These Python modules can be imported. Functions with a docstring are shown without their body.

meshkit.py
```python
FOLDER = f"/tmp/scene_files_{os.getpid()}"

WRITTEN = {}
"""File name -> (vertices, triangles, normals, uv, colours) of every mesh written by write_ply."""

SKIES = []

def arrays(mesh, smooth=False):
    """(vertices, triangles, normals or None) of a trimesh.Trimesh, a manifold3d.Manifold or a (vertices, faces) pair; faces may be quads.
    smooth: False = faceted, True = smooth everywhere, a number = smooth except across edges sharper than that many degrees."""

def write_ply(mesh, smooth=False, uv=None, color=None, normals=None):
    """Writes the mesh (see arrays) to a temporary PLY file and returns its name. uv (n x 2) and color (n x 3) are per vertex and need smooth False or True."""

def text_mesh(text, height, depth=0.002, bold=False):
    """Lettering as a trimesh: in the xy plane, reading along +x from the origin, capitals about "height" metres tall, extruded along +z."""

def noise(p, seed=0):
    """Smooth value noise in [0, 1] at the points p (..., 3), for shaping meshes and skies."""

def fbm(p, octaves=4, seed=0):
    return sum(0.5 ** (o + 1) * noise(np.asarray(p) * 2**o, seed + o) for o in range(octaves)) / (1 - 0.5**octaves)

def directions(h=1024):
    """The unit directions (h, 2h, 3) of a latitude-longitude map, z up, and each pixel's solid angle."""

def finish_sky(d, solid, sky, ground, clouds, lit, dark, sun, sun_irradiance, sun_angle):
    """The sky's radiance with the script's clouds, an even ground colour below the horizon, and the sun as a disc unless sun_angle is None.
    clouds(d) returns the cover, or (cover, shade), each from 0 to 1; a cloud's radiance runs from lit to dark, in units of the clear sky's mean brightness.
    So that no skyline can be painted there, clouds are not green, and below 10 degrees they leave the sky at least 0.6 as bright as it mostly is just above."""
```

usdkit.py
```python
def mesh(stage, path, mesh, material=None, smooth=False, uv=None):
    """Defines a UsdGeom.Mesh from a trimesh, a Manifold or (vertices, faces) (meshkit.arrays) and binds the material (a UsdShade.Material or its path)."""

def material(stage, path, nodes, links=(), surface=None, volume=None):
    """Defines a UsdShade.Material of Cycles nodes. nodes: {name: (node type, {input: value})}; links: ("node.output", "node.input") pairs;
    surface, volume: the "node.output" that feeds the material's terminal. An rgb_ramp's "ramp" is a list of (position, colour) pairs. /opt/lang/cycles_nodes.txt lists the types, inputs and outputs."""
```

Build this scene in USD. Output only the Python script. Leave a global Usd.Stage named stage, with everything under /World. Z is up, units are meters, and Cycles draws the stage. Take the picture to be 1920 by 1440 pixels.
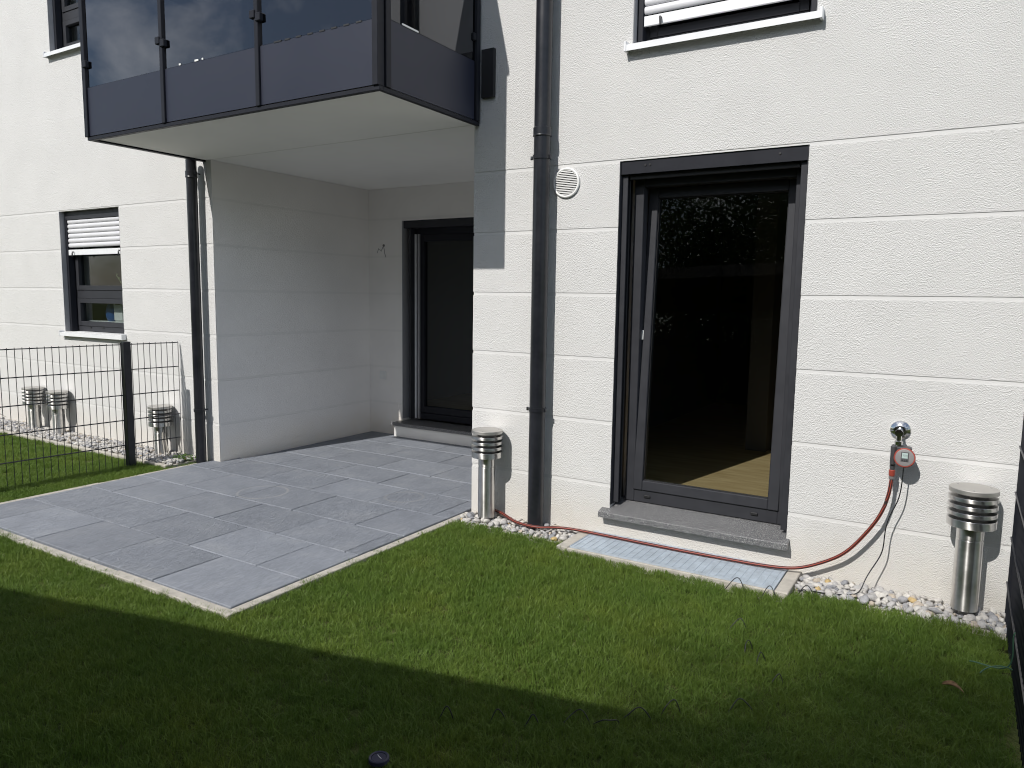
import math, random
import numpy as np, trimesh, usdkit, meshkit
from pxr import Usd, UsdGeom, UsdLux, UsdShade, Sdf, Gf, Vt
from shapely.geometry import Polygon, box as sbox, Point
from shapely.ops import unary_union
from shapely.prepared import prep

stage = Usd.Stage.CreateInMemory()
UsdGeom.SetStageUpAxis(stage, UsdGeom.Tokens.z)
UsdGeom.SetStageMetersPerUnit(stage, 1.0)
UsdGeom.Xform.Define(stage, '/World')
stage.SetDefaultPrim(stage.GetPrimAtPath('/World'))

# ------------------------------------------------------------------ camera, sky, sun
EXPOSURE = 0.10
cam = UsdGeom.Camera.Define(stage, '/World/camera')
CF = np.array([-0.51704758, 0.8480696, -0.11593]); CR = np.array([0.8528782, 0.52191739, 0.01417811])
CU = np.array([-0.0725299, 0.09154341, 0.99315619]); CP = np.array([0.0, -4.54682475, 1.6281651])
cam.AddTransformOp().Set(Gf.Matrix4d(*CR, 0, *CU, 0, *(-CF), 0, *CP, 1))
cam.CreateHorizontalApertureAttr(36.0); cam.CreateVerticalApertureAttr(27.0)
cam.CreateFocalLengthAttr(36.0 * 1383.2492 / 1920)
cam.CreateClippingRangeAttr(Gf.Vec2f(0.02, 2000))
cam.CreateExposureAttr(EXPOSURE)

SUN = np.array([-0.222, -1.051, 1.002]); SUN /= np.linalg.norm(SUN)      # direction towards the sun
dome = UsdLux.DomeLight.Define(stage, '/World/sky')
dome.GetPrim().SetCustomDataByKey('kind', 'structure')
sky_m = usdkit.material(stage, '/World/Looks/sky', {
    "tc": ("texture_coordinate", {}),
    "map": ("mapping", {"scale": (1.0, 1.0, 1.8)}),
    "n": ("noise_texture", {"scale": 4.2, "detail": 8.0, "roughness": 0.55, "distortion": 0.4}),
    "r": ("rgb_ramp", {"ramp": [(0.48, (0, 0, 0)), (0.66, (0.9, 0.9, 0.9))]}),
    "sky": ("sky_texture", {"sky_type": "single_scattering", "sun_disc": False, "sun_elevation": float(math.asin(SUN[2])),
                            "sun_rotation": float(math.atan2(SUN[0], SUN[1])), "aerosol_density": 1.0}),
    "cl": ("hsv", {"saturation": 0.15, "value": 2.3}),
    "mx": ("mix", {}),
    "bg": ("background_shader", {"strength": 0.10})},
    [("tc.generated", "map.vector"), ("map.vector", "n.vector"), ("n.fac", "r.fac"), ("sky.color", "cl.color"), ("r.color", "mx.fac"),
     ("sky.color", "mx.color1"), ("cl.color", "mx.color2"), ("mx.color", "bg.color")], surface="bg.background")
UsdShade.MaterialBindingAPI.Apply(dome.GetPrim()).Bind(sky_m)
sun = UsdLux.DistantLight.Define(stage, '/World/sun')
sun.CreateNormalizeAttr(True); sun.CreateIntensityAttr(1.08); sun.CreateAngleAttr(0.5); sun.CreateColorAttr(Gf.Vec3f(1.0, 0.968, 0.925))
sx = np.cross([0, 0, 1], SUN); sx /= np.linalg.norm(sx); sy = np.cross(SUN, sx)
sun.AddTransformOp().Set(Gf.Matrix4d(*sx, 0, *sy, 0, *SUN, 0, 0, 0, 20, 1))

# ------------------------------------------------------------------ helpers
used, origin = {}, {}
def numbered(path):
    n = used.get(path, -1) + 1; used[path] = n
    return path if n == 0 else f"{path}_{n:03d}"
def tag(prim, **kw):
    for k, v in kw.items():
        if v: prim.SetCustomDataByKey(k, v)
def thing(name, label, category, loc=(0, 0, 0), group=None, kind=None):
    path = numbered('/World/' + name)
    x = UsdGeom.Xform.Define(stage, path); x.AddTranslateOp().Set(Gf.Vec3d(*map(float, loc)))
    origin[path] = np.array(loc, float)
    tag(x.GetPrim(), label=label, category=category, group=group, kind=kind)
    return path
def copy(first, name, loc, label, rotz=0.0, group=None):
    path = numbered('/World/' + name)
    x = UsdGeom.Xform.Define(stage, path)
    x.GetPrim().GetReferences().AddInternalReference(first)
    x.ClearXformOpOrder(); x.AddTranslateOp().Set(Gf.Vec3d(*map(float, loc))); x.AddRotateZOp().Set(float(rotz))
    x.GetPrim().SetInstanceable(True); tag(x.GetPrim(), label=label, group=group)
    return path
def obj(parent, name, mesh, mat, smooth=False, label=None, **kw):
    """one Mesh prim; the mesh is given in world coordinates and stored relative to its thing"""
    if isinstance(mesh, list): mesh = trimesh.util.concatenate(mesh)
    path = numbered(f"{parent}/{name}")
    o = origin.get('/World/' + parent.split('/')[2], np.zeros(3)) if parent != '/World' else np.zeros(3)
    if hasattr(mesh, 'vertices'): mesh = trimesh.Trimesh(np.array(mesh.vertices) - o, mesh.faces, process=False)
    usdkit.mesh(stage, path, mesh, mat, smooth=smooth)
    tag(stage.GetPrimAtPath(path), label=label, **kw)
    return path
def objs(parent, name, meshes, mat, **kw):
    return [obj(parent, name, m, mat, **kw) for m in meshes]
def bx(x0, x1, y0, y1, z0, z1, c=0.0):
    x0, x1 = min(x0, x1), max(x0, x1); y0, y1 = min(y0, y1), max(y0, y1); z0, z1 = min(z0, z1), max(z0, z1)
    if c <= 0:
        m = trimesh.creation.box((x1 - x0, y1 - y0, z1 - z0)); m.apply_translation(((x0 + x1) / 2, (y0 + y1) / 2, (z0 + z1) / 2)); return m
    c = min(c, 0.45 * min(x1 - x0, y1 - y0, z1 - z0)); pts = []
    for a, aa in ((x0, c), (x1, -c)):
        for b, bb in ((y0, c), (y1, -c)):
            for d, dd in ((z0, c), (z1, -c)):
                pts += [(a, b + bb, d + dd), (a + aa, b, d + dd), (a + aa, b + bb, d)]
    return trimesh.convex.convex_hull(np.array(pts))
def cyl(p, q, r, n=20):
    return trimesh.creation.cylinder(radius=r, segment=[p, q], sections=n)
def tube(path, r, n=8, caps=True):
    P = np.asarray(path, float); k = len(P)
    T = np.gradient(P, axis=0); T /= np.maximum(np.linalg.norm(T, axis=1, keepdims=True), 1e-9)
    a = np.cross(T[0], [0, 0, 1.0]); a = a if np.linalg.norm(a) > 1e-3 else np.array([1.0, 0, 0]); a /= np.linalg.norm(a)
    V = []
    R = np.broadcast_to(np.asarray(r, float), (k,))
    for i in range(k):
        a = a - T[i] * (a @ T[i]); a /= np.linalg.norm(a); b = np.cross(T[i], a)
        for j in range(n):
            t = 2 * math.pi * j / n; V.append(P[i] + R[i] * (math.cos(t) * a + math.sin(t) * b))
    F = []
    for i in range(k - 1):
        for j in range(n):
            j2 = (j + 1) % n; F += [(i * n + j, i * n + j2, (i + 1) * n + j2), (i * n + j, (i + 1) * n + j2, (i + 1) * n + j)]
    if caps:
        V += [P[0], P[-1]]; c0 = k * n
        for j in range(n):
            j2 = (j + 1) % n; F += [(c0, j2, j), (c0 + 1, (k - 1) * n + j, (k - 1) * n + j2)]
    return trimesh.Trimesh(np.array(V), np.array(F), process=False)
def spline(pts, n=60):
    from scipy.interpolate import PchipInterpolator, CubicSpline
    P = np.asarray(pts, float); d = np.r_[0, np.cumsum(np.linalg.norm(np.diff(P, axis=0), axis=1))]
    return CubicSpline(d, P)(np.linspace(0, d[-1], n))
def lathe(profile, c, n=40):
    """profile of (radius, z) turned about the vertical axis at c"""
    m = trimesh.creation.revolve(np.array(profile, float), sections=n); m.apply_translation((c[0], c[1], c[2] if len(c) > 2 else 0)); return m
def disc(c, z0, z1, r, b=0.002, n=44):
    return lathe([(0, z0), (r - b, z0), (r, z0 + b), (r, z1 - b), (r - b, z1), (0, z1)], c, n)
def slab_xz(poly, y0, y1):
    """a polygon in the (x, z) plane made a plate from y0 to y1"""
    out = []
    for g in getattr(poly, 'geoms', [poly]):
        if g.is_empty or g.area < 1e-6: continue
        m = trimesh.creation.extrude_polygon(g, y1 - y0, engine='earcut')
        v = np.array(m.vertices); m = trimesh.Trimesh(np.c_[v[:, 0], y1 - v[:, 2], v[:, 1]], m.faces, process=False); out.append(m)
    return trimesh.util.concatenate(out)
def slab_yz(poly, x0, x1):
    """a polygon in the (y, z) plane made a plate from x0 to x1"""
    out = []
    for g in getattr(poly, 'geoms', [poly]):
        if g.is_empty or g.area < 1e-6: continue
        m = trimesh.creation.extrude_polygon(g, x1 - x0, engine='earcut')
        v = np.array(m.vertices); m = trimesh.Trimesh(np.c_[x0 + v[:, 2], v[:, 0], v[:, 1]], m.faces, process=False); out.append(m)
    return trimesh.util.concatenate(out)
def slab_xy(poly, z0, z1):
    out = []
    for g in getattr(poly, 'geoms', [poly]):
        m = trimesh.creation.extrude_polygon(g, z1 - z0, engine='earcut'); m.apply_translation((0, 0, z0)); out.append(m)
    return trimesh.util.concatenate(out)
def frame_xz(x0, x1, z0, z1, w, y0, y1, c=0.003):
    """four bars round an opening"""
    return [bx(x0, x0 + w, y0, y1, z0, z1, c), bx(x1 - w, x1, y0, y1, z0, z1, c),
            bx(x0 + w, x1 - w, y0 + .001, y1 - .001, z0, z0 + w, c), bx(x0 + w, x1 - w, y0 + .001, y1 - .001, z1 - w, z1, c)]

# ------------------------------------------------------------------ materials
def mat(name, nodes, links=(), surface='p.BSDF'):
    return usdkit.material(stage, '/World/Looks/' + name, nodes, links, surface=surface)
def plain(name, col, rough=0.5, metallic=0.0, spec=0.5, var=0.12, scale=9.0, bump=0.0, bscale=200.0, coat=0.0):
    """a colour with slight mottling, uneven gloss and fine relief"""
    n = {"g": ("geometry", {}), "n": ("noise_texture", {"scale": scale, "detail": 5.0, "roughness": 0.6}),
         "r": ("rgb_ramp", {"ramp": [(0.3, tuple(c * (1 - var) for c in col)), (0.7, tuple(min(1, c * (1 + var)) for c in col))]}),
         "rr": ("map_range", {"from_min": 0.3, "from_max": 0.7, "to_min": max(0.03, rough - 0.06), "to_max": rough + 0.06}),
         "p": ("principled_bsdf", {"metallic": metallic, "specular_ior_level": spec, "coat_weight": coat})}
    l = [("g.position", "n.vector"), ("n.fac", "r.fac"), ("n.fac", "rr.value"), ("r.color", "p.base_color"), ("rr.result", "p.roughness")]
    if bump:
        n["n2"] = ("noise_texture", {"scale": bscale, "detail": 4.0}); n["b"] = ("bump", {"strength": 1.0, "distance": bump})
        l += [("g.position", "n2.vector"), ("n2.fac", "b.height"), ("b.normal", "p.normal")]
    return mat(name, n, l)
def stucco(name, col, relief, scale):
    return mat(name, {
        "g": ("geometry", {}), "n": ("noise_texture", {"scale": scale, "detail": 3.5, "roughness": 0.62, "distortion": 1.1}),
        "v": ("voronoi_texture", {"scale": scale * 0.9, "feature": "smooth_f1", "smoothness": 0.6}),
        "n3": ("noise_texture", {"scale": 2.4, "detail": 4.0}), "h": ("mix_float", {"fac": 0.4}),
        "r": ("rgb_ramp", {"ramp": [(0.25, tuple(c * 0.955 for c in col)), (0.75, tuple(min(1, c * 1.02) for c in col))]}),
        "s": ("separate_xyz", {}), "zr": ("map_range", {"range_type": "smoothstep", "from_min": 0.02, "from_max": 0.42, "to_min": 0.62, "to_max": 0.0, "clamp": True}),
        "n4": ("noise_texture", {"scale": 5.0, "detail": 5.0, "roughness": 0.65}), "zm": ("math", {"math_type": "multiply"}),
        "dirt": ("mix", {"color2": (col[0] * 0.93, col[1] * 0.84, col[2] * 0.68)}),
        "b": ("bump", {"strength": 1.0, "distance": relief}),
        "p": ("principled_bsdf", {"roughness": 0.92, "specular_ior_level": 0.15})},
        [("g.position", "n.vector"), ("g.position", "v.vector"), ("g.position", "n3.vector"), ("g.position", "n4.vector"), ("n.fac", "h.a"), ("v.distance", "h.b"),
         ("h.result", "b.height"), ("n3.fac", "r.fac"), ("g.position", "s.vector"), ("s.z", "zr.value"), ("zr.result", "zm.value1"), ("n4.fac", "zm.value2"),
         ("zm.value", "dirt.fac"), ("r.color", "dirt.color1"), ("dirt.color", "p.base_color"), ("b.normal", "p.normal")])
M = {}
M['stucco'] = stucco('stucco', (0.665, 0.660, 0.645), 0.0095, 190)
M['stucco_fine'] = stucco('stucco_fine', (0.81, 0.785, 0.755), 0.003, 120)
M['joint'] = stucco('joint_plaster', (0.605, 0.602, 0.590), 0.002, 160)
M['joint_fine'] = stucco('joint_plaster_fine', (0.775, 0.755, 0.725), 0.0015, 160)
M['soffit'] = plain('soffit_paint', (0.84, 0.825, 0.785), 0.9, var=0.03, scale=1.2, bump=0.001, bscale=160)
M['anthracite'] = plain('anthracite_metal', (0.014, 0.015, 0.020), 0.5, spec=0.2, var=0.1)
M['panel'] = plain('panel_blue_grey', (0.016, 0.019, 0.034), 0.45, metallic=0.1, spec=0.5, var=0.03, scale=2.0)
M['pipe'] = plain('pipe_dark_metal', (0.012, 0.013, 0.017), 0.30, spec=0.5, var=0.18, scale=5.0)
M['fence'] = plain('fence_coating', (0.009, 0.010, 0.015), 0.4, var=0.1)
M['frame'] = plain('frame_grey', (0.028, 0.029, 0.034), 0.5, spec=0.3, var=0.08)
M['black'] = plain('black_rubber', (0.012, 0.012, 0.013), 0.5, var=0.1)
M['alu'] = plain('white_aluminium', (0.70, 0.71, 0.72), 0.38, var=0.04)
M['shutter'] = plain('shutter_light_grey', (0.60, 0.60, 0.62), 0.45, var=0.04)
M['steel'] = mat('brushed_steel', {"g": ("geometry", {}), "n2": ("noise_texture", {"scale": 9.0, "detail": 5.0}), "rr": ("map_range", {"from_min": 0.3, "from_max": 0.7, "to_min": 0.30, "to_max": 0.40}),
    "r": ("rgb_ramp", {"ramp": [(0.3, (0.54, 0.53, 0.52)), (0.7, (0.66, 0.65, 0.63))]}), "up": ("combine_xyz", {"x": 0.0, "y": 0.0, "z": 1.0}),
    "p": ("principled_bsdf", {"metallic": 1.0, "anisotropic": 0.92})},
    [("g.position", "n2.vector"), ("n2.fac", "r.fac"), ("n2.fac", "rr.value"), ("r.color", "p.base_color"), ("rr.result", "p.roughness"), ("up.vector", "p.tangent")])
M['satin'] = plain('satin_steel', (0.52, 0.505, 0.48), 0.55, metallic=1.0, var=0.06)
M['chrome'] = plain('chrome', (0.6, 0.6, 0.6), 0.14, metallic=1.0, var=0.04)
M['galv'] = plain('galvanised_steel', (0.44, 0.50, 0.56), 0.55, metallic=0.3, var=0.14, scale=18)
M['concrete'] = plain('concrete_edging', (0.40, 0.375, 0.33), 0.9, var=0.16, scale=16, bump=0.002, bscale=260)
M['pit'] = plain('pit_plastic', (0.25, 0.26, 0.27), 0.8, var=0.1)
M['granite'] = mat('dark_granite', {"g": ("geometry", {}), "n": ("white_noise_texture", {}), "sc": ("vector_math", {"math_type": "snap", "vector2": (0.0035, 0.0035, 0.0035)}),
    "r": ("rgb_ramp", {"ramp": [(0.0, (0.05, 0.052, 0.055)), (0.55, (0.115, 0.115, 0.118)), (0.85, (0.20, 0.20, 0.20)), (1.0, (0.38, 0.38, 0.37))]}),
    "p": ("principled_bsdf", {"roughness": 0.42})},
    [("g.position", "sc.vector1"), ("sc.vector", "n.vector"), ("n.value", "r.fac"), ("r.color", "p.base_color")])
def slate(name, relief, tone, off=(0, 0, 0), turn=0.75):
    col = np.array((0.215, 0.232, 0.264)) * tone
    nodes = {"g": ("geometry", {}), "add": ("vector_math", {"math_type": "add", "vector2": off}),
        "map": ("mapping", {"rotation": (0, 0, turn), "scale": (48.0, 13.0, 20.0)}), "n": ("noise_texture", {"scale": 1.0, "detail": 7.0, "roughness": 0.66, "distortion": 1.2}),
        "n2": ("noise_texture", {"scale": 240.0, "detail": 3.0}), "n3": ("noise_texture", {"scale": 3.2, "detail": 6.0, "roughness": 0.65}),
        "r": ("rgb_ramp", {"ramp": [(0.25, tuple(col * 0.82)), (0.5, tuple(col)), (0.78, tuple(col * (1.2, 1.17, 1.12)))]}),
        "rs": ("rgb_ramp", {"ramp": [(0.3, (0.84,) * 3), (0.7, (1.18,) * 3)]}), "ms": ("mix", {"mix_type": "multiply", "fac": 1.0 if relief > .003 else .35}),
        "mx1": ("math", {"math_type": "maximum"}), "rn": ("math", {"math_type": "multiply"}), "rm": ("mix", {"color2": (.40, .39, .37)}),
        "h": ("mix_float", {"fac": 0.15 if relief > 0.003 else 0.5}), "b": ("bump", {"strength": 1.0, "distance": relief}),
        "p": ("principled_bsdf", {"roughness": 0.62, "specular_ior_level": 0.4})}
    links = [("g.position", "add.vector1"), ("add.vector", "map.vector"), ("map.vector", "n.vector"),
         ("g.position", "n2.vector"), ("add.vector", "n3.vector"), ("n3.fac", "r.fac"), ("n.fac", "rs.fac"), ("r.color", "ms.color1"), ("rs.color", "ms.color2"),
         ("ms.color", "rm.color1"),
         ("rm.color", "p.base_color"), ("n.fac", "h.a"), ("n2.fac", "h.b"), ("h.result", "b.height"), ("b.normal", "p.normal")]
    for i, (cx, cy, rad) in enumerate(((-3.80, .02, .155), (-4.86, -.52, .20))):          # pale rings left by flower pots
        nodes[f"d{i}"] = ("vector_math", {"math_type": "distance", "vector2": (cx, cy, 0.0)}); nodes[f"s{i}"] = ("math", {"math_type": "subtract", "value2": rad})
        nodes[f"a{i}"] = ("math", {"math_type": "absolute"}); nodes[f"m{i}"] = ("map_range", {"from_min": 0.004, "from_max": 0.016, "to_min": 0.6, "to_max": 0.0, "clamp": True})
        links += [("g.position", f"d{i}.vector1"), (f"d{i}.value", f"s{i}.value1"), (f"s{i}.value", f"a{i}.value1"), (f"a{i}.value", f"m{i}.value")]
    links += [("m0.result", "mx1.value1"), ("m1.result", "mx1.value2"), ("mx1.value", "rn.value1"), ("n3.fac", "rn.value2"), ("rn.value", "rm.fac")]
    return mat(name, nodes, links)
SLATES = [slate(f'slate_{i}', rel, tone, (3.7 * i, 1.9 * i, 0), tn) for i, (rel, tone, tn) in enumerate([(.026, 1.04, .75), (.024, .96, .6), (.028, 1.08, .9), (.014, .95, .7), (.014, .88, 1.0), (.012, 1.0, .5), (.006, .86, .75), (.006, .94, .4), (.009, .82, .9)])]
M['mortar'] = plain('patio_bed', (0.13, 0.125, 0.12), 0.95, var=0.2, scale=40, bump=0.002)
M['soil'] = mat('lawn_ground', {"g": ("geometry", {}), "n": ("noise_texture", {"scale": 60.0, "detail": 5.0}), "n2": ("noise_texture", {"scale": 1.6, "detail": 4.0}),
    "r": ("rgb_ramp", {"ramp": [(0.3, (0.045, 0.062, 0.018)), (0.7, (0.085, 0.105, 0.034))]}), "r2": ("rgb_ramp", {"ramp": [(0.4, (1, 1, 1)), (0.7, (1.25, 1.1, 0.9))]}),
    "m": ("mix", {"mix_type": "multiply", "fac": 1.0}), "b": ("bump", {"distance": 0.02}), "p": ("principled_bsdf", {"roughness": 0.95, "specular_ior_level": 0.1})},
    [("g.position", "n.vector"), ("g.position", "n2.vector"), ("n.fac", "r.fac"), ("n2.fac", "r2.fac"), ("r.color", "m.color1"), ("r2.color", "m.color2"),
     ("m.color", "p.base_color"), ("n.fac", "b.height"), ("b.normal", "p.normal")])
def leafy(name, lo, mid, hi, dry, trans=0.35, patch=2.2):
    return mat(name, {"g": ("geometry", {}), "n": ("noise_texture", {"scale": patch, "detail": 4.0, "roughness": 0.6}),
        "wn": ("geometry", {}), "r": ("rgb_ramp", {"ramp": [(0.0, lo), (0.5, mid), (0.93, hi), (0.97, dry)]}),
        "pr": ("rgb_ramp", {"ramp": [(0.35, (0.82, 0.9, 0.85)), (0.55, (1, 1, 1)), (0.66, (1.12, 1.05, 0.97)), (0.78, (1.4, 1.15, 1.0))]}), "m": ("mix", {"mix_type": "multiply", "fac": 1.0}),
        "p": ("principled_bsdf", {"roughness": 0.5, "specular_ior_level": 0.3}), "t": ("translucent_bsdf", {}), "mx": ("mix_closure", {"fac": trans})},
        [("g.position", "n.vector"), ("wn.random_per_island", "r.fac"), ("n.fac", "pr.fac"), ("r.color", "m.color1"), ("pr.color", "m.color2"),
         ("m.color", "p.base_color"), ("m.color", "t.color"), ("p.BSDF", "mx.closure1"), ("t.BSDF", "mx.closure2")], surface='mx.closure')
M['grass'] = leafy('grass_blades', (0.135, 0.205, 0.036), (0.30, 0.405, 0.088), (0.60, 0.70, 0.24), (0.66, 0.58, 0.34))
M['leaf'] = leafy('tree_leaves', (0.030, 0.055, 0.014), (0.045, 0.080, 0.020), (0.075, 0.115, 0.03), (0.12, 0.12, 0.04), 0.4, 0.6)
M['hedge'] = leafy('hedge_leaves', (0.018, 0.034, 0.010), (0.028, 0.05, 0.014), (0.04, 0.065, 0.02), (0.05, 0.06, 0.02), 0.08, 0.6)
M['bark'] = plain('bark', (0.10, 0.075, 0.055), 0.9, var=0.3, scale=14, bump=0.01, bscale=40)
M['hose'] = plain('hose_orange', (0.30, 0.042, 0.022), 0.5, var=0.1)
M['hose_dark'] = plain('hose_stripe', (0.025, 0.017, 0.016), 0.45, var=0.1)
M['cable'] = plain('black_cable', (0.012, 0.013, 0.014), 0.45, var=0.1)
M['white'] = plain('white_plastic', (0.74, 0.74, 0.72), 0.45, var=0.03)
M['timer_grey'] = plain('timer_face_grey', (0.17, 0.16, 0.158), 0.4, var=0.05)
M['timer_dark'] = plain('timer_case', (0.05, 0.05, 0.053), 0.45, var=0.08)
M['lcd'] = plain('lcd_screen', (0.34, 0.42, 0.40), 0.2, var=0.04)
M['orange'] = plain('orange_plastic', (0.26, 0.045, 0.03), 0.4, var=0.05)
M['blue'] = plain('blue_plastic', (0.03, 0.09, 0.26), 0.4, var=0.2, scale=30)
M['darkblue'] = plain('blue_black_plastic', (0.022, 0.022, 0.05), 0.5, var=0.1)
M['wood'] = mat('oak_floor', {"g": ("geometry", {}), "map": ("mapping", {"scale": (2.2, 14.0, 1.0), "rotation": (0, 0, 0.0)}), "n": ("noise_texture", {"scale": 1.0, "detail": 6.0, "distortion": 0.9}),
    "r": ("rgb_ramp", {"ramp": [(0.3, (0.46, 0.30, 0.14)), (0.65, (0.66, 0.47, 0.25))]}), "p": ("principled_bsdf", {"roughness": 0.5})},
    [("g.position", "map.vector"), ("map.vector", "n.vector"), ("n.fac", "r.fac"), ("r.color", "p.base_color")])
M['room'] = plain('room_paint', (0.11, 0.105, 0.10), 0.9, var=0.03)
M['canopy'] = plain('canopy_dark', (0.07, 0.065, 0.06), 0.7, var=0.2)
M['green_wire'] = plain('green_twine', (0.03, 0.09, 0.05), 0.6, var=0.1)
M['straw'] = plain('dry_leaf', (0.24, 0.14, 0.07), 0.8, var=0.3, scale=60)
M['glass'] = mat('window_glass', {"ge": ("geometry", {}), "io": ("mix_float", {"a": 1.55, "b": 0.645}), "f": ("fresnel", {}), "t": ("transparent_bsdf", {"color": (0.76, 0.79, 0.785)}), "g": ("glossy_bsdf", {"color": (1, 1, 1), "roughness": 0.0}),
    "ml": ("math", {"math_type": "multiply", "value2": 0.55, "use_clamp": True}), "m": ("mix_closure", {})},
    [("ge.backfacing", "io.fac"), ("io.result", "f.IOR"), ("f.fac", "ml.value1"), ("ml.value", "m.fac"), ("t.BSDF", "m.closure1"), ("g.BSDF", "m.closure2")], surface='m.closure')
M['tint'] = mat('tinted_glass', {"ge": ("geometry", {}), "io": ("mix_float", {"a": 1.55, "b": 0.645}), "f": ("fresnel", {}), "t": ("transparent_bsdf", {"color": (0.11, 0.115, 0.125)}), "g": ("glossy_bsdf", {"color": (0.9, 0.93, 1.0), "roughness": 0.0}),
    "ml": ("math", {"math_type": "multiply", "value2": 1.5, "use_clamp": True}), "m": ("mix_closure", {})},
    [("ge.backfacing", "io.fac"), ("io.result", "f.IOR"), ("f.fac", "ml.value1"), ("ml.value", "m.fac"), ("t.BSDF", "m.closure1"), ("g.BSDF", "m.closure2")], surface='m.closure')
def pebble(i, col):
    return plain(f'pebble_{i}', tuple(.86 * v for v in col), 0.75, var=0.22, scale=55, bump=0.0015, bscale=300, spec=0.3)
PEB = [pebble(i, c) for i, c in enumerate([(0.50, 0.48, 0.45), (0.42, 0.41, 0.40), (0.33, 0.33, 0.34), (0.56, 0.54, 0.50), (0.46, 0.40, 0.33), (0.26, 0.265, 0.28), (0.50, 0.37, 0.18)])]
PEBW = [0.26, 0.24, 0.16, 0.18, 0.09, 0.055, 0.015]

# ------------------------------------------------------------------ ground, patio, gravel, light well
RX0, RX1, RY = -6.09, -3.12, 2.14            # loggia recess: left wall, right wall, back wall
PX0, PX1, PY0 = -6.215, -3.165, -2.15        # paved area
patio_poly = unary_union([sbox(PX0 - .065, PY0 - .07, PX1 + .065, 0.0), sbox(RX0 - .2, -.01, RX1 + .2, RY + .3)])
well_poly = sbox(-2.165, -0.422, -0.72, 0.03)
gravel = {'right': sbox(-0.72, -0.262, 0.34, 0.02), 'middle': sbox(-3.10, -0.265, -2.165, 0.02), 'left': sbox(-12.5, -0.36, -6.36, 0.02)}
big = Polygon([(-400, -400), (400, -400), (400, 400), (-400, 400)])
p = thing('lawn_ground', None, None, kind='structure')
gm = slab_xy(big.difference(unary_union([well_poly.buffer(-.04), sbox(-12, 0.28, 4, 9)])), -0.05, -0.03)
obj(p, 'soil', gm, M['soil'])

rng = np.random.default_rng(5); rnd = random.Random(5)
pat = thing('patio', None, None, kind='structure')
obj(pat, 'bed', [bx(PX0 - .02, PX1 + .02, PY0 - .02, -.005, -0.2, -0.022), bx(RX0 + .001, RX1 - .001, -.004, RY - .001, -0.2, -0.021)], M['mortar'])
rowsY = [-2.15, -1.672, -1.2, -0.745, -0.25, 0.235, 0.69, 1.16, 1.63, 2.105]
offs = [-3.85, -3.55, -3.93, -3.62, -3.955, -3.63, -4.05, -3.68, -4.08]
def paver(x0, x1, y0, y1, dz):
    c, t = 0.004, 0.04
    m = bx(x0, x1, y0, y1, -t, 0, c); v = np.array(m.vertices)
    v[:, 2] += dz + (v[:, 0] - x0) * rng.normal(0, .0012) + (v[:, 1] - y0) * rng.normal(0, .0012)
    m.vertices = v; return m
g = 0.0032
for r in range(9):
    y0, y1 = rowsY[r], rowsY[r + 1]; x = offs[r]
    xs = [x - 0.652 * k for k in range(-2, 7)]
    xl = PX0 if y0 < -.1 else RX0 + 0.055
    xr = PX1 if y0 < -.1 else RX1 - 0.012
    xs = sorted([xl, xr] + [v for v in xs if xl + .05 < v < xr - .05])
    for a, b in zip(xs[:-1], xs[1:]):
        y1e = y1
        m = SLATES[rnd.randrange(9)]
        obj(pat, 'paver', paver(a + g, b - g, y0 + g, y1e - g, rng.normal(0, .0011)), m)
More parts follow.
